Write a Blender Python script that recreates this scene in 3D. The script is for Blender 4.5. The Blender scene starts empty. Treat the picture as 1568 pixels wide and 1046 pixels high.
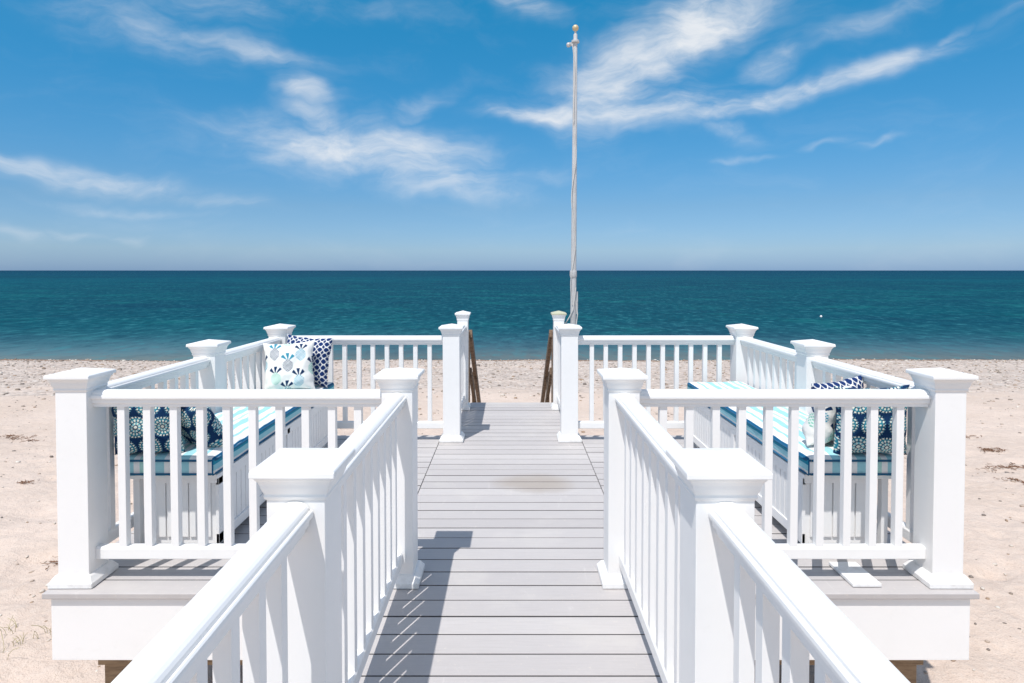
import bpy, math, random
import numpy as np
from mathutils import Vector, Matrix, noise as mnoise
random.seed(7)
scene=bpy.context.scene
F=950.0; H=1.54

# ---------------------------------------------------------------- helpers
class NT:
    def __init__(s,nt): s.nt=nt
    def n(s,t,**k):
        nd=s.nt.nodes.new(t)
        for a,b in k.items(): setattr(nd,a,b)
        return nd
    def set(s,sock,v):
        if isinstance(v,bpy.types.NodeSocket): s.nt.links.new(v,sock)
        else: sock.default_value=v
    def m(s,op,a,b=0.0,c=None,clamp=False):
        nd=s.n('ShaderNodeMath',operation=op,use_clamp=clamp)
        s.set(nd.inputs[0],a); s.set(nd.inputs[1],b)
        if c is not None: s.set(nd.inputs[2],c)
        return nd.outputs[0]
    def mr(s,v,a,b,c=0.0,d=1.0,t='SMOOTHSTEP'):
        nd=s.n('ShaderNodeMapRange',interpolation_type=t)
        s.set(nd.inputs[0],v)
        for i,q in enumerate((a,b,c,d)): nd.inputs[i+1].default_value=q
        return nd.outputs[0]
    def mix(s,f,a,b,bt='MIX'):
        nd=s.n('ShaderNodeMix',data_type='RGBA',blend_type=bt)
        s.set(nd.inputs[0],f); s.set(nd.inputs[6],a); s.set(nd.inputs[7],b)
        return nd.outputs[2]
    def noise(s,vec,scale,detail=4,rough=.55,dist=0.0,col=False):
        nd=s.n('ShaderNodeTexNoise')
        if vec is not None: s.nt.links.new(vec,nd.inputs['Vector'])
        nd.inputs['Scale'].default_value=scale; nd.inputs['Detail'].default_value=detail
        nd.inputs['Roughness'].default_value=rough; nd.inputs['Distortion'].default_value=dist
        return nd.outputs['Color' if col else 'Fac']
    def scale(s,vec,sc,loc=(0,0,0),rot=(0,0,0),vt='POINT'):
        nd=s.n('ShaderNodeMapping',vector_type=vt); s.nt.links.new(vec,nd.inputs[0])
        nd.inputs['Scale'].default_value=sc; nd.inputs['Location'].default_value=loc; nd.inputs['Rotation'].default_value=rot
        return nd.outputs[0]
    def ramp(s,f,stops,interp='LINEAR'):
        nd=s.n('ShaderNodeValToRGB'); s.set(nd.inputs[0],f)
        cr=nd.color_ramp; cr.interpolation=interp
        while len(cr.elements)<len(stops): cr.elements.new(.5)
        for e,(p,c) in zip(cr.elements,stops):
            e.position=p; e.color=(*c,1)
        return nd.outputs[0]
    def bump(s,h,strength,dist):
        nd=s.n('ShaderNodeBump'); s.set(nd.inputs['Height'],h)
        nd.inputs['Strength'].default_value=strength; nd.inputs['Distance'].default_value=dist
        return nd.outputs[0]

def material(name):
    m=bpy.data.materials.new(name); m.use_nodes=True
    g=NT(m.node_tree); p=m.node_tree.nodes['Principled BSDF']
    tc=g.n('ShaderNodeTexCoord')
    return m,g,p,tc.outputs['Object']
def C(r,g,b): return (r,g,b,1)

def obj_from(name,verts,faces,mat,bevel=0,smooth=False,parent=None,loc=None):
    me=bpy.data.meshes.new(name); me.from_pydata([tuple(v) for v in verts],[],faces); me.update()
    o=bpy.data.objects.new(name,me); scene.collection.objects.link(o)
    if mat: me.materials.append(mat)
    if bevel:
        b=o.modifiers.new('bevel','BEVEL'); b.width=bevel; b.segments=2; b.limit_method='ANGLE'; b.angle_limit=math.radians(40)
    if smooth:
        for p in me.polygons: p.use_smooth=True
    if parent: o.parent=parent
    if loc: o.location=loc
    return o
def empty(name,loc=(0,0,0)):
    e=bpy.data.objects.new(name,None); e.location=loc; scene.collection.objects.link(e); e.empty_display_size=.1; return e

class MB:
    def __init__(s): s.v=[]; s.f=[]
    def box(s,x0,x1,y0,y1,z0,z1):
        i=len(s.v)
        s.v+=[(x0,y0,z0),(x1,y0,z0),(x1,y1,z0),(x0,y1,z0),(x0,y0,z1),(x1,y0,z1),(x1,y1,z1),(x0,y1,z1)]
        s.f+=[(i,i+3,i+2,i+1),(i+4,i+5,i+6,i+7),(i,i+1,i+5,i+4),(i+1,i+2,i+6,i+5),(i+2,i+3,i+7,i+6),(i+3,i,i+4,i+7)]
    def beam(s,p,q,w,h):
        p=Vector(p);q=Vector(q); d=(q-p).normalized()
        up=Vector((0,0,1)) if abs(d.z)<.95 else Vector((0,1,0))
        r=d.cross(up).normalized(); u=r.cross(d).normalized()
        i=len(s.v)
        for b in (p,q):
            for a,c in ((-1,-1),(1,-1),(1,1),(-1,1)):
                s.v.append(tuple(b+r*(a*w/2)+u*(c*h/2)))
        s.f+=[(i,i+1,i+2,i+3),(i+7,i+6,i+5,i+4)]+[(i+k,i+4+k,i+4+(k+1)%4,i+(k+1)%4) for k in range(4)]
    def sqlathe(s,x,y,prof):
        i=len(s.v)
        for hh,z in prof:
            for a,c in ((-1,-1),(1,-1),(1,1),(-1,1)): s.v.append((x+a*hh,y+c*hh,z))
        s.f.append((i+3,i+2,i+1,i))
        for k in range(len(prof)-1):
            b=i+4*k
            for j in range(4):
                s.f.append((b+j,b+(j+1)%4,b+4+(j+1)%4,b+4+j))
        b=i+4*(len(prof)-1); s.f.append((b,b+1,b+2,b+3))
    def lathe(s,x,y,prof,n=20,lean=(0,0)):
        i=len(s.v)
        for r,z in prof:
            for k in range(n):
                a=2*math.pi*k/n; s.v.append((x+r*math.cos(a)+lean[0]*z,y+r*math.sin(a)+lean[1]*z,z))
        for q in range(len(prof)-1):
            for k in range(n):
                b=i+q*n; s.f.append((b+k,b+(k+1)%n,b+n+(k+1)%n,b+n+k))
        s.f.append(tuple(i+n-1-k for k in range(n))); b=i+(len(prof)-1)*n; s.f.append(tuple(b+k for k in range(n)))
    def rail(s,p,q,prof):
        p=Vector((p[0],p[1],0)); q=Vector((q[0],q[1],0)); d=(q-p).normalized(); r=Vector((d.y,-d.x,0))
        i=len(s.v); n=len(prof)
        for b in (p,q):
            for o,z in prof: s.v.append((b.x+r.x*o,b.y+r.y*o,z))
        for k in range(n):
            s.f.append((i+k,i+(k+1)%n,i+n+(k+1)%n,i+n+k))
        s.f.append(tuple(i+n-1-k for k in range(n))); s.f.append(tuple(i+n+k for k in range(n)))
    def tube(s,pts,r,n=8):
        i=len(s.v); pts=[Vector(p) for p in pts]
        for k,p in enumerate(pts):
            d=(pts[min(k+1,len(pts)-1)]-pts[max(k-1,0)]).normalized()
            up=Vector((0,1,0)) if abs(d.z)>.7 else Vector((0,0,1))
            a=d.cross(up).normalized(); b=a.cross(d)
            for j in range(n):
                t=2*math.pi*j/n; s.v.append(tuple(p+a*r*math.cos(t)+b*r*math.sin(t)))
        for k in range(len(pts)-1):
            for j in range(n):
                q=i+k*n; s.f.append((q+j,q+(j+1)%n,q+n+(j+1)%n,q+n+j))

# ---------------------------------------------------------------- materials
def mat_white(name='white_painted_trim',base=(.835,.83,.82)):
    m,g,p,oc=material(name)
    n1=g.noise(oc,3.5,4,.6); n2=g.noise(oc,22,4,.65)
    d=g.mr(n1,.42,.78,0,.14)
    c=g.mix(d,C(*base),C(.66,.65,.61))
    c=g.mix(g.mr(n2,.58,.8,0,.10),c,C(.58,.55,.50))
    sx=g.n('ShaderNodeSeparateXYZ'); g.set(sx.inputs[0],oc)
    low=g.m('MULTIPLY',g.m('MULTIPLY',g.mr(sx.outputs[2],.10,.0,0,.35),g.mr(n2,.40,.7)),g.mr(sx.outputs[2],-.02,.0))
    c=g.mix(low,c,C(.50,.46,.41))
    g.set(p.inputs['Base Color'],c)
    g.set(p.inputs['Roughness'],g.mr(n1,.3,.7,.32,.5)); p.inputs['Specular IOR Level'].default_value=.4
    return m
W=mat_white()

def mat_deck():
    m,g,p,oc=material('grey_composite_decking')
    sx=g.n('ShaderNodeSeparateXYZ'); g.set(sx.inputs[0],oc)
    bid=g.m('FLOOR',g.m('DIVIDE',g.m('ADD',sx.outputs[1],.8),.1355))
    wn=g.n('ShaderNodeTexWhiteNoise',noise_dimensions='1D'); g.set(wn.inputs['W'],bid)
    grain=g.noise(g.scale(oc,(3,60,3)),2.0,5,.65)
    blot=g.noise(oc,2.2,5,.6)
    c=g.mix(wn.outputs[0],C(.455,.43,.425),C(.53,.505,.495))
    c=g.mix(g.mr(grain,.4,.75,0,.35),c,C(.38,.36,.35))
    c=g.mix(g.mr(blot,.5,.75,0,.4),c,C(.60,.57,.53))
    fine=g.noise(oc,40,3,.7)
    c=g.mix(g.mr(fine,.60,.75,0,.4),c,C(.64,.58,.51))
    scuff=g.noise(g.scale(oc,(7,1.5,1),rot=(0,0,.5)),1.5,5,.7,.8)
    c=g.mix(g.mr(scuff,.60,.75,0,.30),c,C(.68,.65,.62))
    dx=g.m('DIVIDE',g.m('SUBTRACT',sx.outputs[0],.17),.30); dy=g.m('DIVIDE',g.m('SUBTRACT',sx.outputs[1],4.45),.22)
    rr=g.m('ADD',g.m('MULTIPLY',dx,dx),g.m('MULTIPLY',dy,dy))
    rr=g.m('ADD',rr,g.m('MULTIPLY',g.m('SUBTRACT',blot,.5),1.6))
    c=g.mix(g.mr(rr,1.3,.1,0,.75),c,C(.37,.32,.275))
    g.set(p.inputs['Base Color'],c); p.inputs['Roughness'].default_value=.62; p.inputs['Specular IOR Level'].default_value=.35
    g.set(p.inputs['Normal'],g.bump(grain,.3,.003))
    return m
DECK=mat_deck()

def mat_simple(name,col,rough=.5,metal=0):
    m,g,p,oc=material(name); n=g.noise(oc,12,4,.6)
    c=g.mix(g.mr(n,.35,.75,0,.35),C(*col),C(*[k*.65 for k in col]))
    g.set(p.inputs['Base Color'],c); p.inputs['Roughness'].default_value=rough; p.inputs['Metallic'].default_value=metal
    return m
EDGE_DARK=mat_simple('board_edge_grime_and_shade',(.12,.115,.115),.9)  # board side walls: groove dirt plus gap shade put into the colour
def mat_wood(name,a,b):
    m,g,p,oc=material(name)
    n=g.noise(g.scale(oc,(4,4,25)),2,5,.65,.6); n2=g.noise(oc,6,4)
    c=g.mix(g.mr(n,.3,.7),C(*a),C(*b)); c=g.mix(g.mr(n2,.5,.8,0,.5),c,C(a[0]*.6,a[1]*.6,a[2]*.6))
    g.set(p.inputs['Base Color'],c); p.inputs['Roughness'].default_value=.8
    g.set(p.inputs['Normal'],g.bump(n,.4,.004)); return m
WOOD=mat_wood('weathered_brown_wood',(.10,.06,.035),(.22,.15,.10))
TIMB=mat_wood('pressure_treated_timber',(.20,.13,.075),(.34,.235,.14))

# ---------------------------------------------------------------- posts and rails
CAP=[(.0865,.985),(.0885,.995),(.0925,1.004),(.0985,1.011),(.0985,1.0155),(.1075,1.0165),(.1075,1.0315),(.104,1.0355),(.002,1.058)]
PROF=[(.106,0.003),(.106,.026),(.100,.034),(.088,.052),(.084,.056),(.075,.058),(.075,.952),(.0795,.956),(.0815,.962),(.0795,.968),(.0825,.974)]+CAP
def post(x,y,small=False,cap_mat=None):
    b=MB(); k=.77 if small else 1.0
    b.sqlathe(0,0,[(h*k,z if not small else z*1.035) for h,z in PROF])
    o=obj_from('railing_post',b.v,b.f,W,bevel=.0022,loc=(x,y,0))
    o.rotation_euler=(random.uniform(-.003,.003),random.uniform(-.003,.003),random.uniform(-.01,.01))
    if cap_mat:
        o.data.materials.append(cap_mat)
        for p in o.data.polygons:
            if p.center.z>1.055: p.material_index=1
    return o
X1=.55;X3=.53;D1=1.645;D2=3.06;D3=5.6;D4=6.85;XO=2.13;XF=2.09;DM=4.33
aged=mat_simple('aged_cap_paint',(.50,.50,.36),.6)
for s in (-1,1):
    post(s*X1,-.45); post(s*X1,D1); post(s*X1,D2); post(s*X3,D3)
    post(s*X3,D4,True,aged if s>0 else None)
    post(s*XO,D2); post(s*(XO+XF)/2,DM); post(s*XF,D3)

ZO=-.015
half=[(.026,.884),(.026,.900),(.036,.904),(.037,.922),(.0455,.926),(.0465,.934),(.0455,.941),(.0425,.944),(.0385,.9445),(.0375,.9415),(.0355,.9415),(.0350,.9495),(.031,.955),(.025,.9595),(.017,.963),(.008,.9645)]
half=[(a,z+ZO) for a,z in half]
TOP=half+[(-a,z) for a,z in reversed(half)]
BOT=[(.02,.108),(.024,.112),(.024,.160),(.018,.170),(-.018,.170),(-.024,.160),(-.024,.112),(-.02,.108)]
def railing(p,q,r0=.0755,r1=.0755,sp=.130):
    b=MB(); P=Vector(p);Q=Vector(q); d=(Q-P).normalized(); L=(Q-P).length
    a=P+d*r0; e=Q-d*r1
    b.rail(a,e,TOP); b.rail(a,e,BOT)
    n=max(1,int(round((L-r0-r1)/sp))-1); st=(L-r0-r1)/(n+1)
    ang=math.atan2(d.y,d.x)
    for i in range(n):
        c=a+d*st*(i+1)+d*random.uniform(-.002,.002); hw=.0185
        i0=len(b.v)
        for z in (.16,.875):
            for u,v in ((-1,-1),(1,-1),(1,1),(-1,1)):
                rx=u*hw; ry=v*hw
                b.v.append((c.x+rx*math.cos(ang)-ry*math.sin(ang),c.y+rx*math.sin(ang)+ry*math.cos(ang),z))
        for k in range(4): b.f.append((i0+k,i0+(k+1)%4,i0+4+(k+1)%4,i0+4+k))
    c=(P+Q)/2
    if L>1.6: b.box(c.x-.02,c.x+.02,c.y-.02,c.y+.02,.002,.11)
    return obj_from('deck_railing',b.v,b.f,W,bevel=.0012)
for s in (-1,1):
    railing((s*X1,-.45),(s*X1,D1)); railing((s*X1,D1),(s*X1,D2))
    railing((s*X3,D3),(s*X3,D4),.0755,.06)
    railing((s*X1,D2),(s*XO,D2)); railing((s*X3,D3),(s*XF,D3))
    railing((s*XO,D2),(s*(XO+XF)/2,DM)); railing((s*(XO+XF)/2,DM),(s*XF,D3))

# ---------------------------------------------------------------- decks
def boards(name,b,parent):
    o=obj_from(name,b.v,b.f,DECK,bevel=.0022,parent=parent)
    o.data.materials.append(EDGE_DARK)
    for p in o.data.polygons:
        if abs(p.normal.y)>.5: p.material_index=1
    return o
P=.1355; rnd=random.Random(3)
walk=empty('boardwalk')
b=MB(); y=-.8
while y<7.14:
    b.box(-.64,.64,y+.0036,y+P-.0036,-.028,rnd.uniform(-.0012,.0012)); y+=P
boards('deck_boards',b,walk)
b=MB()
for s in (-1,1):
    b.box(s*.60-.02,s*.60+.02,-.8,2.88,-.26,-.030)
    b.box(s*.60-.02,s*.60+.02,5.80,7.12,-.26,-.030)
b.box(-.62,.62,7.122,7.15,-.26,-.030)
obj_from('side_fascia',b.v,b.f,W,bevel=.003,parent=walk)
b=MB()
for yy in (-.6,1.0,2.4,6.9):
    for xx in (-.45,.45): b.box(xx-.07,xx+.07,yy-.07,yy+.07,-2.2,-.04)
b.box(-.3,-.26,-.8,7.1,-.25,-.035); b.box(.26,.3,-.8,7.1,-.25,-.035)
obj_from('support_posts',b.v,b.f,TIMB,parent=walk)
Y0=2.915
for s in (-1,1):
    pl=empty('deck_platform')
    xa,xb=sorted((s*.645,s*2.235))
    b=MB(); b.box(xa,xb,Y0,Y0+.131,-.028,.0005)
    obj_from('nosing_board',b.v,b.f,DECK,bevel=.004,parent=pl)
    b=MB(); y=Y0+.133
    while y<5.72:
        b.box(xa,xb,y+.0036,y+P-.0036,-.028,rnd.uniform(-.0012,.0012)); y+=P
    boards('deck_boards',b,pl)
    b=MB(); xa,xb=sorted((s*.622,s*2.205))
    b.box(xa,xb,Y0+.02,Y0+.045,-.335,-.030)
    b.box(xa,xb,5.70,5.73,-.33,-.030)
    xc,xd=sorted((s*2.178,s*2.203)); b.box(xc,xd,Y0+.047,5.698,-.33,-.030)
    obj_from('fascia_board',b.v,b.f,W,bevel=.003,parent=pl)
    b=MB()
    xe,xf=sorted((s*.66,s*2.05))
    b.box(xe,xf,3.03,3.07,-.42,-.20); b.box(xe,xf,5.45,5.49,-.42,-.20); b.box(xe,xf,4.2,4.24,-.42,-.20)
    for xx in (.85,1.98):
        for yy in (3.15,5.35): b.box(s*xx-.07,s*xx+.07,yy-.07,yy+.07,-2.0,-.05)
    obj_from('support_timbers',b.v,b.f,TIMB,bevel=.003,parent=pl)
b=MB(); b.box(1.66,1.80,2.97,3.20,.004,.020)
obj_from('loose_trim_board',b.v,b.f,W,bevel=.002)

# ---------------------------------------------------------------- benches
def mat_cushion(s):
    m,g,p,oc=material('striped_cushion_fabric')
    sx=g.n('ShaderNodeSeparateXYZ'); g.set(sx.inputs[0],oc)
    t=g.m('ADD',g.m('MULTIPLY',sx.outputs[0],1/.50*s),.5)
    wh=(.80,.80,.78); aq=(.32,.60,.66); tl=(.03,.28,.40); mint=(.42,.68,.62)
    nv=(.01,.12,.25)
    c=g.ramp(t,[(0,nv),(.022,wh),(.12,aq),(.16,wh),(.26,aq),(.36,wh),(.42,mint),(.46,wh),(.52,aq),(.63,wh),(.70,mint),(.78,wh),(.84,aq),(.91,wh),(.97,nv)],'CONSTANT')
    z=sx.outputs[2]
    side=g.m('LESS_THAN',t,.006)
    bands=g.ramp(g.m('DIVIDE',z,.105),[(0,nv),(.17,wh),(.32,aq),(.62,tl),(.86,wh)],'CONSTANT')
    c=g.mix(side,c,bands)
    w=g.noise(oc,7,4,.5); fine=g.noise(oc,260,2,.5)
    g.set(p.inputs['Base Color'],c); p.inputs['Roughness'].default_value=.9; p.inputs['Specular IOR Level'].default_value=.15
    g.set(p.inputs['Normal'],g.bump(g.m('ADD',w,g.m('MULTIPLY',fine,.06)),.6,.025))
    return m
piping=mat_simple('navy_piping',(.01,.11,.22),.8)
for s in (-1,1):
    be=empty('storage_bench')
    xi=s*1.575; xo=s*1.94; y0,y1=3.31,5.42
    b=MB(); xa,xb=sorted((xi+s*.014,xo-s*.014))
    b.box(xa,xb,y0+.014,y1-.014,.06,.425)
    y=y0+.05
    while y<y1-.06:
        xx=sorted((xi+s*.004,xi+s*.0135)); b.box(xx[0],xx[1],y+.0035,y+.0575,.12,.385); y+=.061
    xx=sorted((xi-s*.004,xi+s*.013))
    b.box(xx[0],xx[1],y0,y1,.385,.424); b.box(xx[0],xx[1],y0,y1,.065,.12)
    for yy in (y0,(y0+y1)/2-.025,y1-.05): b.box(xx[0]-.001,xx[1],yy,yy+.05,.063,.4245)
    x=1.615
    while x<1.88:
        for ya,yb in ((y0+.004,y0+.0135),(y1-.0135,y1-.004)):
            xx=sorted((s*(x+.0035),s*(x+.0575))); b.box(xx[0],xx[1],ya,yb,.10,.40)
        x+=.061
    xx=sorted((s*1.58,s*1.94))
    b.box(xx[0],xx[1],y0-.002,y0+.013,.395,.424)
    for yy in (y0+.02,y1-.09,(y0+y1)/2):
        for xq in (1.62,1.88): xx=sorted((s*xq,s*(xq+.05))); b.box(xx[0],xx[1],yy,yy+.06,.002,.062)
    xx=sorted((s*2.01,s*2.045)); b.box(xx[0],xx[1],y0+.02,y0+.06,.002,.424); b.box(xx[0],xx[1],y1-.06,y1-.02,.002,.424)
    xx=sorted((s*1.565,s*2.05)); b.box(xx[0],xx[1],y0-.03,y1+.02,.427,.450)
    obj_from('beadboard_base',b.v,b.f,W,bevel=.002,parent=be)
    cx=s*1.81; L=2.22; cy=3.235+L/2; hw=.25
    rr=.022; nx,ny=24,110
    def cz(u,v):
        puff=.014*(1-u**4)*(1-abs(v)**30)
        return puff+.009*mnoise.noise(Vector((u*2,v*12+s*5,0)))
    me_v=[];me_f=[]
    def P2(u,v,layer):
        ins,z={0:(rr,0),1:(rr*.3,rr*.3),2:(0,rr),3:(0,.105-rr),4:(rr*.3,.105-rr*.3),5:(rr,.105)}[layer]
        wob=.003*mnoise.noise(Vector((u*3,v*9,s*3)))
        return (u*(hw-ins)+wob, v*(L/2-ins), z)
    idx={}
    for j in range(ny+1):
        for i in range(nx+1):
            u=-1+2*i/nx; v=-1+2*j/ny
            x,y,z=P2(u,v,5); idx[('t',i,j)]=len(me_v); me_v.append((x,y,z+cz(u,v)))
            x,y,z=P2(u,v,0); idx[('b',i,j)]=len(me_v); me_v.append((x,y,z))
    for j in range(ny):
        for i in range(nx):
            me_f.append((idx[('t',i,j)],idx[('t',i+1,j)],idx[('t',i+1,j+1)],idx[('t',i,j+1)]))
            me_f.append((idx[('b',i,j)],idx[('b',i,j+1)],idx[('b',i+1,j+1)],idx[('b',i+1,j)]))
    per=[(i,0) for i in range(nx)]+[(nx,j) for j in range(ny)]+[(i,ny) for i in range(nx,0,-1)]+[(0,j) for j in range(ny,0,-1)]
    loops=[[idx[('b',i,j)] for i,j in per]]
    for l in (1,2,3,4):
        lp=[]
        for i,j in per:
            u=-1+2*i/nx; v=-1+2*j/ny; lp.append(len(me_v)); me_v.append(P2(u,v,l))
        loops.append(lp)
    loops.append([idx[('t',i,j)] for i,j in per])
    n=len(per)
    for a in range(5):
        for k in range(n): me_f.append((loops[a][k],loops[a][(k+1)%n],loops[a+1][(k+1)%n],loops[a+1][k]))
    obj_from('seat_cushion',me_v,me_f,mat_cushion(s),smooth=True,parent=be,loc=(cx,cy,.452))
    b=MB()
    for zz in (.088,.016):
        c=.02; X,Y=hw+.002,L/2+.002
        pts=[(-X+c,-Y,zz),(X-c,-Y,zz),(X,-Y+c,zz),(X,Y-c,zz),(X-c,Y,zz),(-X+c,Y,zz),(-X,Y-c,zz),(-X,-Y+c,zz),(-X+c,-Y,zz)]
        b.tube(pts,.006)
    obj_from('cushion_piping',b.v,b.f,piping,smooth=True,parent=be,loc=(cx,cy,.452))

# ---------------------------------------------------------------- pillows
navy=(.008,.035,.10); cream=(.76,.78,.68); teal=(.02,.22,.30); aqua=(.16,.45,.50); white=(.80,.80,.78)
def pat_medal(u,v):
    S=.72; u+=.12; row=math.floor(v/(S*.87)+.5); off=.5*(row%2)
    cx=(math.floor(u/S-off+.5)+off)*S; cyy=row*S*.87
    dx,dy=u-cx,v-cyy; r=math.hypot(dx,dy)/(S*.5); a=math.atan2(dy,dx)
    if r<.12: return cream
    if r<.2: return navy
    if r<.38: return aqua if math.cos(a*8)>-.3 else cream
    if r<.45: return navy
    if r<.62: return cream if math.cos(a*14)>-.1 else teal
    if r<.72: return teal
    if r<.84: return cream if math.cos(a*20)>-.2 else navy
    return navy if math.cos(a*30)>-.7 or r>.92 else aqua
PC=[(.03,.30,.42),navy,(.28,.58,.46)]
def pat_pine(u,v):
    for cx,cyy,ca in ((-.45,-.50,2),(.42,-.62,0),(-.48,.50,1),(.02,.0,1),(.50,.40,0),(0,1.05,2),(-1.02,.05,0),(1.02,-.15,2),(-.02,-1.1,0)):
        dx,dy=u-cx,v-cyy
        e=(dx/.20)**2+((dy)/.25)**2
        if e<1:
            q=(dx+dy)*10; w=(dx-dy)*10
            line=min(abs(q-round(q)),abs(w-round(w)))
            return white if line<.14 else PC[ca]
        ly=dy-.22
        if 0<ly<.30 and abs(dx)<.26:
            a=math.atan2(dx,ly+.04)
            if abs(a)<1.1 and math.cos(a*8)>-.2 and math.hypot(dx,ly)<.28: return [navy,(.03,.25,.36),navy][ca]
    return (.80,.795,.76)
def pat_latt(u,v):
    a=math.sin(u*13)*.5; q=(v*4.2+a)%1.0; r=(v*4.2-a)%1.0
    return white if (min(q,1-q)<.10 or min(r,1-r)<.10) else (.012,.035,.13)
mpil,g,p,oc=material('printed_pillow_fabric')
at=g.n('ShaderNodeAttribute',attribute_name='Col'); g.set(p.inputs['Base Color'],at.outputs['Color'])
p.inputs['Roughness'].default_value=.92; p.inputs['Specular IOR Level'].default_value=.1
g.set(p.inputs['Normal'],g.bump(g.m('ADD',g.noise(oc,9,3),g.m('MULTIPLY',g.noise(oc,300,2),.05)),.5,.025))
def pillow(loc,size,pat,yaw,lean,roll=0,seed=0):
    N=150; hs=size/2; vs=[];fs=[];cols=[]
    for side in (1,-1):
        for j in range(N+1):
            for i in range(N+1):
                u=-1+2*i/N; v=-1+2*j/N
                x=hs*u*(1-.10*(1-v*v)*abs(u)**3); z=hs*v*(1-.10*(1-u*u)*abs(v)**3)
                e=(1-u**4)*(1-v**4)
                t=.075*(max(0,e))**.65
                t+=.012*mnoise.noise(Vector((u*2.5,v*2.5,seed+side)))*e*(1+2*abs(u*v))
                vs.append((x+.008*mnoise.noise(Vector((v*3,seed,u))),-side*t*(1-.15*v),z+.008*mnoise.noise(Vector((u*3,seed+5,v)))))
                cols.append(pat(u*side,v))
    M=(N+1)**2
    for sd in (0,1):
        for j in range(N):
            for i in range(N):
                a=sd*M+j*(N+1)+i; q=(a,a+1,a+N+2,a+N+1); fs.append(q if sd==0 else q[::-1])
    o=obj_from('throw_pillow',vs,fs,mpil,smooth=True)
    ca=o.data.color_attributes.new('Col','FLOAT_COLOR','POINT')
    ca.data.foreach_set('color',np.array([(*c,1) for c in cols],dtype=np.float32).ravel())
    o.matrix_world=Matrix.Translation(loc)@Matrix.Rotation(yaw,4,'Z')@Matrix.Rotation(lean,4,'X')@Matrix.Rotation(roll,4,'Y')
R=math.radians
pillow((-1.93,3.275,.735),.365,pat_medal,R(4),R(8),0,1)
pillow((-1.75,3.43,.695),.36,pat_medal,R(-35),R(36),R(12),2)
pillow((-1.81,5.05,.755),.41,pat_pine,R(8),R(-14),R(-3),3)
pillow((-1.73,5.25,.775),.42,pat_latt,R(-6),R(-10),R(4),4)
pillow((1.905,3.265,.745),.385,pat_medal,R(-4),R(6),R(-2),5)
pillow((1.79,3.47,.725),.34,pat_pine,R(40),R(14),R(5),6)
pillow((1.93,3.64,.725),.36,pat_latt,R(14),R(4),R(-6),7)

# ---------------------------------------------------------------- flagpole
alum=mat_simple('painted_aluminium',(.50,.50,.50),.4)
gold=mat_simple('weathered_gold_ball',(.62,.50,.30),.4,.2)
rope=mat_simple('halyard_rope',(.60,.59,.57),.9)
fp=empty('flagpole',(.70,6.98,0))
b=MB(); lean=(.005,0)
b.lathe(0,0,[(.033,-1.6),(.033,1.3),(.031,1.32),(.030,2.0),(.022,4.16),(.018,4.17)],20,lean)
obj_from('pole',b.v,b.f,alum,smooth=True,parent=fp)
b=MB(); b.lathe(0,0,[(.034,4.07),(.045,4.075),(.045,4.095),(.022,4.11),(.012,4.14),(.012,4.205)],20,lean)
b.box(-.055,.03,-.012,.012,4.04,4.075); b.lathe(-.055,0,[(.02,4.03),(.026,4.05),(.02,4.07)],12)
b.box(.03,.055,-.012,.012,1.18,1.30); b.beam((.045,0,1.05),(.045,0,1.20),.02,.02); b.lathe(.004,0,[(.036,1.46),(.040,1.48),(.040,1.52),(.036,1.54)],16)
obj_from('truck_and_cleats',b.v,b.f,alum,parent=fp)
b=MB(); prof=[(max(.002,.036*math.sin(math.pi*k/12)),4.20+.036-.036*math.cos(math.pi*k/12)) for k in range(13)]
b.lathe(0,0,prof,20,lean); obj_from('finial_ball',b.v,b.f,gold,smooth=True,parent=fp)
b=MB()
pts=[]
for k in range(90):
    z=4.05-(4.05-1.15)*k/89
    pts.append((-.012-.028*(max(0,z-3.4)/.65)**2+.024*math.sin(k*.21)*(1 if z<3.2 else .3)+.006*z,-.036,z))
b.tube(pts,.005,6)
b.tube([(.03,-.036,1.35),(.0,-.04,1.1),(-.05,-.03,1.0),(-.10,-.02,.92),(-.13,0,.85)],.006,6)
b.tube([(.03,-.03,1.2),(.05,-.03,1.05),(.02,-.035,.8),(.03,-.03,.4)],.006,6)
obj_from('halyard',b.v,b.f,rope,smooth=True,parent=fp)
b=MB(); b.box(-.16,-.03,-.02,.02,.55,.6); b.box(-.16,-.03,-.02,.02,.03,.08)
obj_from('pole_bracket',b.v,b.f,alum,parent=fp)

# ---------------------------------------------------------------- stairs to beach
st=empty('beach_stairs')
b=MB()
for k in range(7):
    yy=7.16+k*.27; zz=-.18-.175*k
    b.box(-.5,.5,yy,yy+.26,zz-.04,zz)
for s in (-1,1): b.beam((s*.53,7.17,-.25),(s*.53,9.2,-1.56),.045,.26)
obj_from('treads_and_stringers',b.v,b.f,TIMB,bevel=.003,parent=st)
for s in (-1,1):
    b=MB(); x=s*.475
    b.beam((x,7.25,.80),(x,9.45,-.55),.045,.10)
    b.beam((x,7.25,.36),(x,9.45,-.98),.035,.09)
    for yy in (7.24,8.3,9.4):
        zt=.80-(yy-7.25)*.6136
        b.box(x+s*.024-.02,x+s*.024+.02,yy-.045,yy+.045,zt-1.5,zt+.02)
    obj_from('stair_handrail',b.v,b.f,WOOD,bevel=.003)

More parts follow.
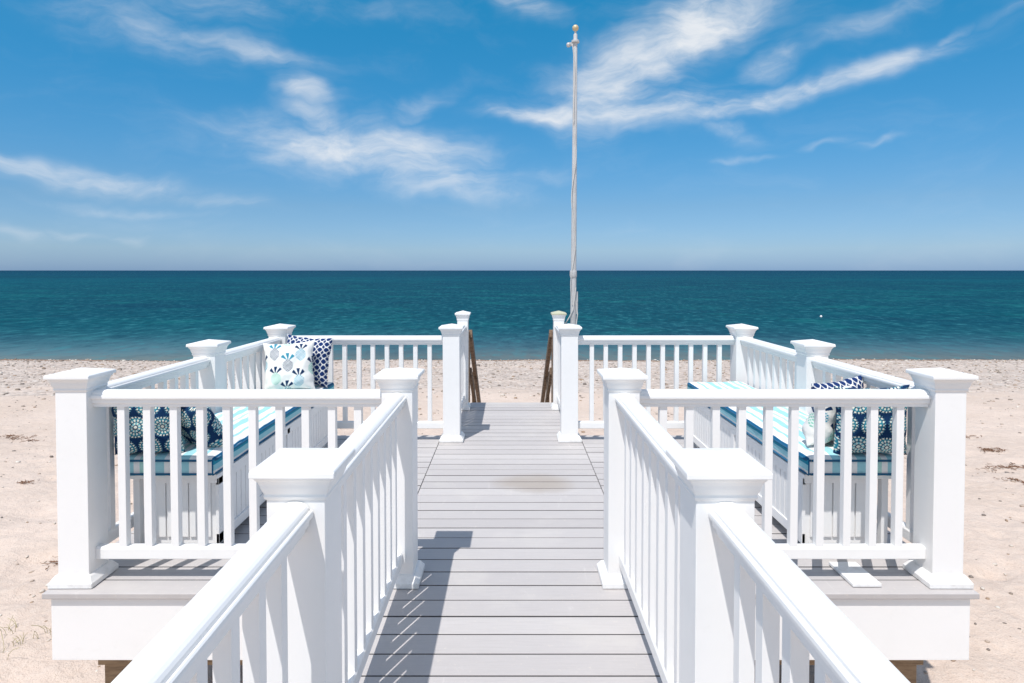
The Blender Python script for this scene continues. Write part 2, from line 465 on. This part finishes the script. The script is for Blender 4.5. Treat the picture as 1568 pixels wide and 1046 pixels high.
# ---------------------------------------------------------------- beach
rf=random.Random(5)
foot=[]
for trail in range(14):
    x=rf.uniform(-9,9); y=rf.uniform(4,12); a=rf.uniform(0,6.28)
    for k in range(9):
        foot.append((x+.09*math.cos(a+1.57)*(-1)**k,y+.09*math.sin(a+1.57)*(-1)**k,a)); x+=.6*math.cos(a); y+=.6*math.sin(a); a+=rf.uniform(-.15,.15)
cells={}
for f_ in foot:
    for i in range(-1,2):
        for j in range(-1,2): cells.setdefault((int(f_[0]//.5)+i,int(f_[1]//.5)+j),[]).append(f_)
def hgt(x,y):
    yy=y+.5*mnoise.noise(Vector((x*.12,3.3,0)))+.15*mnoise.noise(Vector((x*.6,1.3,0)))
    if yy<6: z=-.95
    elif yy<23.5: z=-.95-1.0*(yy-6)/17.5
    elif yy<30: z=-1.95-.70*(yy-23.5)/6.5
    elif yy<80: z=-2.65-(yy-30)*.07
    else: z=-6.2
    if abs(x)<60 and -8<yy<30:
        a=.05*mnoise.noise(Vector((x*.5,y*.5,0)))
        near=max(0,min(1,(16-y)/8))
        n=mnoise.noise(Vector((x*2.3,y*2.3,4))); n2=mnoise.noise(Vector((x*5.5,y*5.5,9)))
        fade=max(0,min(1,(27-y)/3))
        z+=fade*(a+near*(-.035*max(0,n-.1)*2+.018*n2)+.008*n2)
        for fx,fy,fa in cells.get((int(x//.5),int(y//.5)),()):
            dx,dy=x-fx,y-fy; u=dx*math.cos(fa)+dy*math.sin(fa); v=-dx*math.sin(fa)+dy*math.cos(fa)
            q=(u/.16)**2+(v/.085)**2
            if q<4: z+=-.035*math.exp(-q*1.2)+.010*math.exp(-(q-1.8)**2*2)
    return z
def axis(lo,hi,step,far_lo,far_hi):
    a=list(np.arange(lo,hi,step)); q=step; t=a[-1]
    while t<far_hi: q*=1.18; t+=q; a.append(min(t,far_hi))
    q=step; t=a[0]; pre=[]
    while t>far_lo: q*=1.18; t-=q; pre.append(max(t,far_lo))
    return pre[::-1]+a
xs=axis(-12,12,.07,-3000,3000)
ys=axis(1.5,14,.07,-600,14.01)+list(np.arange(14.1,27.5,.12))
t=27.5;q=.12
while t<6000: t+=q; q*=1.18; ys.append(t)
ys=sorted(set(ys))
V=[(x,y,hgt(x,y)) for y in ys for x in xs]; nx=len(xs)
Fc=[(j*nx+i,j*nx+i+1,(j+1)*nx+i+1,(j+1)*nx+i) for j in range(len(ys)-1) for i in range(nx-1)]
m,g,p,oc=material('beach_sand')
sx=g.n('ShaderNodeSeparateXYZ'); g.set(sx.inputs[0],oc); Y=sx.outputs[1]
n1=g.noise(oc,.6,5,.6); n2=g.noise(oc,14,4,.7); n3=g.noise(oc,90,2,.7)
c=g.mix(g.mr(n1,.3,.7),C(.65,.53,.45),C(.58,.465,.385))
c=g.mix(g.mr(n2,.35,.75,0,.45),c,C(.71,.605,.52))
c=g.mix(g.mr(n3,.58,.72,0,.55),c,C(.40,.29,.22))
vo=g.n('ShaderNodeTexVoronoi'); g.set(vo.inputs['Vector'],oc); vo.inputs['Scale'].default_value=10
vs=g.n('ShaderNodeSeparateColor'); g.set(vs.inputs[0],vo.outputs['Color'])
gr=g.ramp(vs.outputs[0],[(0,(.24,.20,.17)),(.2,(.44,.37,.32)),(.5,(.62,.52,.45)),(.75,(.40,.345,.31)),(1,(.70,.63,.57))])
gm=g.m('ADD',g.mr(Y,10,19,0,1),g.m('MULTIPLY',g.m('SUBTRACT',g.noise(g.scale(oc,(.25,1,1)),.8,5,.6),.5),1.8))
gm2=g.mr(gm,.45,.95,0,.80)
c=g.mix(gm2,c,gr)
wn=g.m('ADD',Y,g.m('MULTIPLY',g.noise(g.scale(oc,(.3,.3,.3)),1,4),1.2))
wet=g.mr(wn,25.2,26.0)
c=g.mix(wet,c,C(.27,.15,.085))
c=g.mix(g.mr(Y,29,40),c,C(.05,.12,.12))
g.set(p.inputs['Base Color'],c); g.set(p.inputs['Roughness'],g.m('SUBTRACT',.95,g.m('MULTIPLY',wet,.4))); p.inputs['Specular IOR Level'].default_value=.2
hh=g.m('ADD',g.m('MULTIPLY',n2,.6),g.m('MULTIPLY',n3,.25)); hh=g.m('ADD',hh,g.m('MULTIPLY',g.noise(oc,3.2,3,.6),1.5))
hh=g.m('SUBTRACT',hh,g.m('MULTIPLY',g.m('MULTIPLY',vo.outputs['Distance'],gm2),1.4))
g.set(p.inputs['Normal'],g.bump(hh,.8,.04))
obj_from('sand_beach',V,Fc,m,smooth=True)

rp=random.Random(11)
def ico():
    t=(1+5**.5)/2
    v=[(-1,t,0),(1,t,0),(-1,-t,0),(1,-t,0),(0,-1,t),(0,1,t),(0,-1,-t),(0,1,-t),(t,0,-1),(t,0,1),(-t,0,-1),(-t,0,1)]
    f=[(0,11,5),(0,5,1),(0,1,7),(0,7,10),(0,10,11),(1,5,9),(5,11,4),(11,10,2),(10,7,6),(7,1,8),(3,9,4),(3,4,2),(3,2,6),(3,6,8),(3,8,9),(4,9,5),(2,4,11),(6,2,10),(8,6,7),(9,8,1)]
    k=1/math.hypot(1,t); return [(a*k,b2*k,c2*k) for a,b2,c2 in v],f
iv,ifc=ico(); pv=[];pf=[];pc=[]
def peb(x,y,r):
    z=hgt(x,y); i=len(pv); a=rp.uniform(0,6.28); sx_,sy_,sz_=r*rp.uniform(.7,1.3),r*rp.uniform(.5,1),r*rp.uniform(.3,.6)
    for q in iv:
        X=q[0]*sx_*rp.uniform(.9,1.1);Y_=q[1]*sy_*rp.uniform(.9,1.1)
        pv.append((x+X*math.cos(a)-Y_*math.sin(a),y+X*math.sin(a)+Y_*math.cos(a),z+q[2]*sz_+sz_*.3))
    pf.extend([tuple(i+k for k in f) for f in ifc])
    base=rp.choice([(.25,.20,.16),(.45,.36,.29),(.62,.55,.48),(.35,.24,.16),(.18,.15,.13),(.70,.65,.58)])
    pc.extend([(*base,1)]*12)
for k in range(3000):
    y=rp.uniform(3.2,13); x=rp.uniform(-1,1)*(y*.85+1)
    if mnoise.noise(Vector((x*.6,y*.6,7)))<rp.uniform(-.6,.4): continue
    peb(x,y,abs(rp.gauss(0,.011))+.006)
for k in range(10000):
    y=12+14*rp.random()**.8; x=rp.uniform(-1,1)*(y*.9+1)
    if mnoise.noise(Vector((x*.3,y*.8,2)))+ (y-16)/8 < rp.uniform(-.6,.6): continue
    peb(x,y,abs(rp.gauss(0,.02))+.014)
m,g,p,oc=material('pebble_stone'); at=g.n('ShaderNodeAttribute',attribute_name='Col'); g.set(p.inputs['Base Color'],g.mix(g.mr(g.noise(oc,60,3),.3,.8,0,.4),at.outputs['Color'],C(.3,.26,.22))); p.inputs['Roughness'].default_value=.8
o=obj_from('beach_pebbles',pv,pf,m,smooth=True)
ca=o.data.color_attributes.new('Col','FLOAT_COLOR','POINT'); ca.data.foreach_set('color',np.array(pc,dtype=np.float32).ravel())

b=MB()
def clump(cx,cy,rx,ry,n):
    for k in range(n):
        x=cx+rp.gauss(0,rx*.5); y=cy+rp.gauss(0,ry*.5); a=rp.uniform(0,6.28); L=rp.uniform(.03,.10); z=hgt(x,y)+.006
        pts=[]
        for t in range(4):
            a+=rp.uniform(-.8,.8); pts.append((x,y,z+rp.uniform(0,.02))); x+=math.cos(a)*L/3; y+=math.sin(a)*L/3
        b.tube(pts,rp.uniform(.0015,.0045),4)
for q in ((7.15,9.15,.16,.10,60),(6.6,8.2,.35,.12,60),(6.2,7.5,.2,.08,40),(-8.2,10.1,.35,.15,60),(-7.6,9.8,.2,.1,20),(-5.85,7.4,.10,.06,18),(7.6,10.2,.3,.1,16),(-3.9,5.2,.12,.1,10),(5.2,6.1,.2,.1,12)):
    clump(*q)
obj_from('seaweed',b.v,b.f,mat_simple('dried_seaweed',(.19,.095,.05),.9))
b=MB()
for cx,cy in ((-3.25,4.05),(-3.12,4.15),(-3.35,3.95),(-3.45,4.2)):
    for k in range(9):
        a=rp.uniform(0,6.28); x=cx+rp.gauss(0,.04); y=cy+rp.gauss(0,.04); z=hgt(x,y)-.01; Lg=rp.uniform(.06,.15); bend=rp.uniform(.2,.8)
        pts=[(x+math.cos(a)*bend*Lg*t*t,y+math.sin(a)*bend*Lg*t*t,z+Lg*t*(1-.3*t)) for t in (0,.35,.7,1)]
        b.tube(pts,.0016,4)
obj_from('beach_grass',b.v,b.f,mat_simple('dry_grass',(.40,.36,.18),.8))

# ---------------------------------------------------------------- ocean
m,g,p,oc=material('sea_water')
sx=g.n('ShaderNodeSeparateXYZ'); g.set(sx.inputs[0],oc); Y=sx.outputs[1]
inv=g.m('DIVIDE',26.0,g.m('MAXIMUM',Y,10.0))
big=g.noise(g.scale(oc,(.004,.009,1)),1.0,4,.6,.4); pn=g.noise(g.scale(oc,(.03,.05,1)),1.0,5,.6,.4)
pn3=g.noise(g.scale(oc,(.12,.12,1)),1.0,4,.6)
deep=g.mr(inv,.95,.62)
t=g.m('ADD',inv,g.m('MULTIPLY',g.m('SUBTRACT',pn,.5),g.m('MULTIPLY',inv,.22)))
c=g.ramp(t,[(0,(.001,.020,.068)),(.025,(.001,.034,.084)),(.10,(.001,.060,.096)),(.28,(.001,.084,.104)),(.48,(.001,.094,.110)),(.60,(.005,.110,.128)),(.70,(.022,.140,.160)),(.79,(.065,.190,.220)),(.90,(.13,.24,.265)),(1,(.21,.25,.23))])
c=g.mix(g.mr(big,.42,.62,0,.65),c,C(.001,.034,.068))
c=g.mix(g.m('MULTIPLY',g.mr(pn,.50,.66,0,.65),deep),c,C(.001,.036,.070))
c=g.mix(g.m('MULTIPLY',g.mr(pn3,.5,.70,0,.40),deep),c,C(.006,.14,.14))
wv=g.noise(g.scale(oc,(1.6,.9,1)),1.0,4,.7,.2); wv2=g.noise(g.scale(oc,(.45,.32,1)),1.0,4,.7,.2)
dk=g.m('ADD',g.m('MULTIPLY',deep,.75),.25)
c=g.mix(g.mr(wv,.50,.68,0,.45),c,C(.04,.20,.23)); c=g.mix(g.m('MULTIPLY',g.mr(wv,.48,.34,0,.65),dk),c,C(.001,.035,.06)); c=g.mix(g.m('MULTIPLY',g.mr(wv2,.48,.34,0,.6),dk),c,C(.001,.035,.06))
nt=m.node_tree; nt.nodes.remove(p); out=[n for n in nt.nodes if n.type=='OUTPUT_MATERIAL'][0]
df=g.n('ShaderNodeBsdfDiffuse'); gl=g.n('ShaderNodeBsdfGlossy'); mx=g.n('ShaderNodeMixShader')
g.set(df.inputs['Color'],c); gl.inputs['Roughness'].default_value=.25
nb=g.bump(g.m('ADD',wv,g.m('MULTIPLY',wv2,2)),.8,.25); g.set(gl.inputs['Normal'],nb)
mx.inputs[0].default_value=.06; g.set(mx.inputs[1],df.outputs[0]); g.set(mx.inputs[2],gl.outputs[0]); g.set(out.inputs[0],mx.outputs[0])
wx=axis(-60,60,2,-12000,12000); wy=axis(22,70,.8,20,14000)
V=[(x,y,-2.2) for y in wy for x in wx]; nx=len(wx)
obj_from('ocean',V,[(j*nx+i,j*nx+i+1,(j+1)*nx+i+1,(j+1)*nx+i) for j in range(len(wy)-1) for i in range(nx-1)],m,smooth=True)
b=MB(); bd=3.75*F/72; bx=(1258-782)/F*bd; b.lathe(bx,bd,[(.04,-2.3),(.08,-2.2),(.09,-2.13),(.06,-2.08),(.02,-2.05)],14)
obj_from('mooring_buoy',b.v,b.f,W,smooth=True)

# ---------------------------------------------------------------- light
sd=Vector((-.23,-.48,1.08)).normalized()
sun=bpy.data.lights.new('sun','SUN'); sun.energy=4.2; sun.angle=R(.5); sun.color=(1,.96,.915)
so=bpy.data.objects.new('sun',sun); scene.collection.objects.link(so); so.rotation_euler=(-sd).to_track_quat('-Z','Y').to_euler(); so.location=(0,0,20)
w=bpy.data.worlds.new('World'); scene.world=w; w.use_nodes=True; g=NT(w.node_tree)
bg=w.node_tree.nodes['Background']; bg.inputs[1].default_value=.15
sky=g.n('ShaderNodeTexSky',sky_type='NISHITA'); sky.sun_disc=False; sky.sun_elevation=math.asin(sd.z); sky.sun_rotation=math.atan2(sd.x,sd.y)
sky.air_density=1.0; sky.dust_density=.3; sky.ozone_density=2.5
tc=g.n('ShaderNodeTexCoord'); dirv=tc.outputs['Generated']
sx=g.n('ShaderNodeSeparateXYZ'); g.set(sx.inputs[0],dirv)
az=g.m('ARCTAN2',sx.outputs[0],sx.outputs[1]); el=g.m('ARCSINE',sx.outputs[2])
tint=g.ramp(g.m('MULTIPLY',el,1/.9),[(0,(.26,.43,.86)),(.035,(.37,.51,.78)),(.11,(.35,.53,.71)),(.20,(.26,.60,.78)),(.30,(.18,.67,.85)),(.47,(.10,.80,.95)),(.7,(.4,.8,.95)),(1,(.7,.85,.95))])
skyc=g.mix(1.0,sky.outputs[0],tint,'MULTIPLY')
cb=g.n('ShaderNodeCombineXYZ'); g.set(cb.inputs[0],az); g.set(cb.inputs[1],el); ae=cb.outputs[0]
def vadd(vec,noisecol,k):
    a=g.n('ShaderNodeVectorMath',operation='SUBTRACT'); g.set(a.inputs[0],noisecol); a.inputs[1].default_value=(.5,.5,.5)
    b_=g.n('ShaderNodeVectorMath',operation='MULTIPLY_ADD'); g.set(b_.inputs[0],a.outputs[0]); b_.inputs[1].default_value=(k,k*.55,0); g.set(b_.inputs[2],vec)
    return b_.outputs[0]
cw=vadd(ae,g.noise(ae,5,2,.55,0,True),.10); cw=vadd(cw,g.noise(ae,18,2,.6,0,True),.05)
cl=[(960,115,115,45,25,1.05),(1060,45,140,38,25,1.15),(1190,148,230,13,8,.95),(1000,165,160,18,3,.95),(830,178,100,14,-4,.9),(1185,100,55,16,15,.8),(1110,205,42,12,-20,.7),(1440,66,42,7,18,.65),(1340,30,150,14,15,.45),(1530,30,80,12,15,.35),(790,6,60,14,-15,.75),
 (250,62,180,26,-8,.55),(400,90,110,18,-8,.58),(430,18,220,20,5,.45),(150,30,120,20,-10,.35),(560,230,175,26,-3,1.0),(465,140,45,16,-20,.75),(500,195,60,18,-30,.8),(680,272,130,22,-8,.85),(440,240,70,11,0,.65),(820,270,80,10,0,.45),(640,170,90,16,30,.45),
 (110,264,200,14,-5,.8),(300,300,150,10,-6,.5),(200,315,170,7,-3,.4),(215,361,32,6,0,.5),(110,352,60,6,0,.4),(20,355,60,8,0,.42),(1262,222,45,4,5,.5),(1345,215,40,4,5,.5),(1130,245,70,3.5,3,.45)]
tot=None
for px,py,rx,ry,an,stn in cl:
    a0=math.atan((px-782)/F); e0=math.atan((414-py)/F*math.cos(a0))
    rx=rx/F*math.cos(a0)**1.3*1.1; ry=ry/F*1.5*math.cos(a0)
    q=g.scale(cw,(rx,ry,1),(a0,e0,0),(0,0,R(an)),'TEXTURE')
    dt=g.n('ShaderNodeVectorMath',operation='DOT_PRODUCT'); g.set(dt.inputs[0],q); g.set(dt.inputs[1],q)
    e=g.m('MULTIPLY',g.m('POWER',.3679,dt.outputs['Value']),stn); tot=e if tot is None else g.m('MAXIMUM',tot,e)
f1=g.noise(g.scale(cw,(5,15,1),rot=(0,0,R(-14))),1.0,7,.60,.4)
f2=g.noise(g.scale(cw,(14,48,1),rot=(0,0,R(-20))),1.0,5,.62,.3)
nz=g.m('ADD',g.m('MULTIPLY',f1,.78),g.m('MULTIPLY',f2,.26))
fill_veil=g.m('MAXIMUM',g.mr(g.m('ABSOLUTE',az),1.0,1.7,0,.8),g.mr(el,.6,.9,0,.6))  # unseen cloud veil added behind the camera and overhead as white fill light
tot=g.m('MAXIMUM',tot,fill_veil)
dens=g.m('MULTIPLY',tot,g.mr(nz,.28,.78,.10,1.25,'LINEAR'))
dens=g.m('ADD',g.m('MULTIPLY',g.mr(dens,.05,1.0),.90),g.m('MULTIPLY',g.mr(f1,.45,.85),.09),clamp=True)
fin=g.mix(dens,skyc,C(5.7,5.85,6.05))
g.set(bg.inputs[0],fin)

# ---------------------------------------------------------------- camera
cam=bpy.data.cameras.new('camera'); co=bpy.data.objects.new('camera',cam); scene.collection.objects.link(co)
cam.sensor_width=36; cam.lens=F/1568*36; pitch=R(1.5)
cam.shift_y=(-109+F*math.tan(pitch))/1568; cam.shift_x=2/1568
co.location=(0,0,H); co.rotation_euler=(R(90)-pitch,0,0); cam.clip_start=.05; cam.clip_end=30000
scene.camera=co
scene.view_settings.view_transform='Standard'; scene.view_settings.look='None'; scene.view_settings.exposure=0
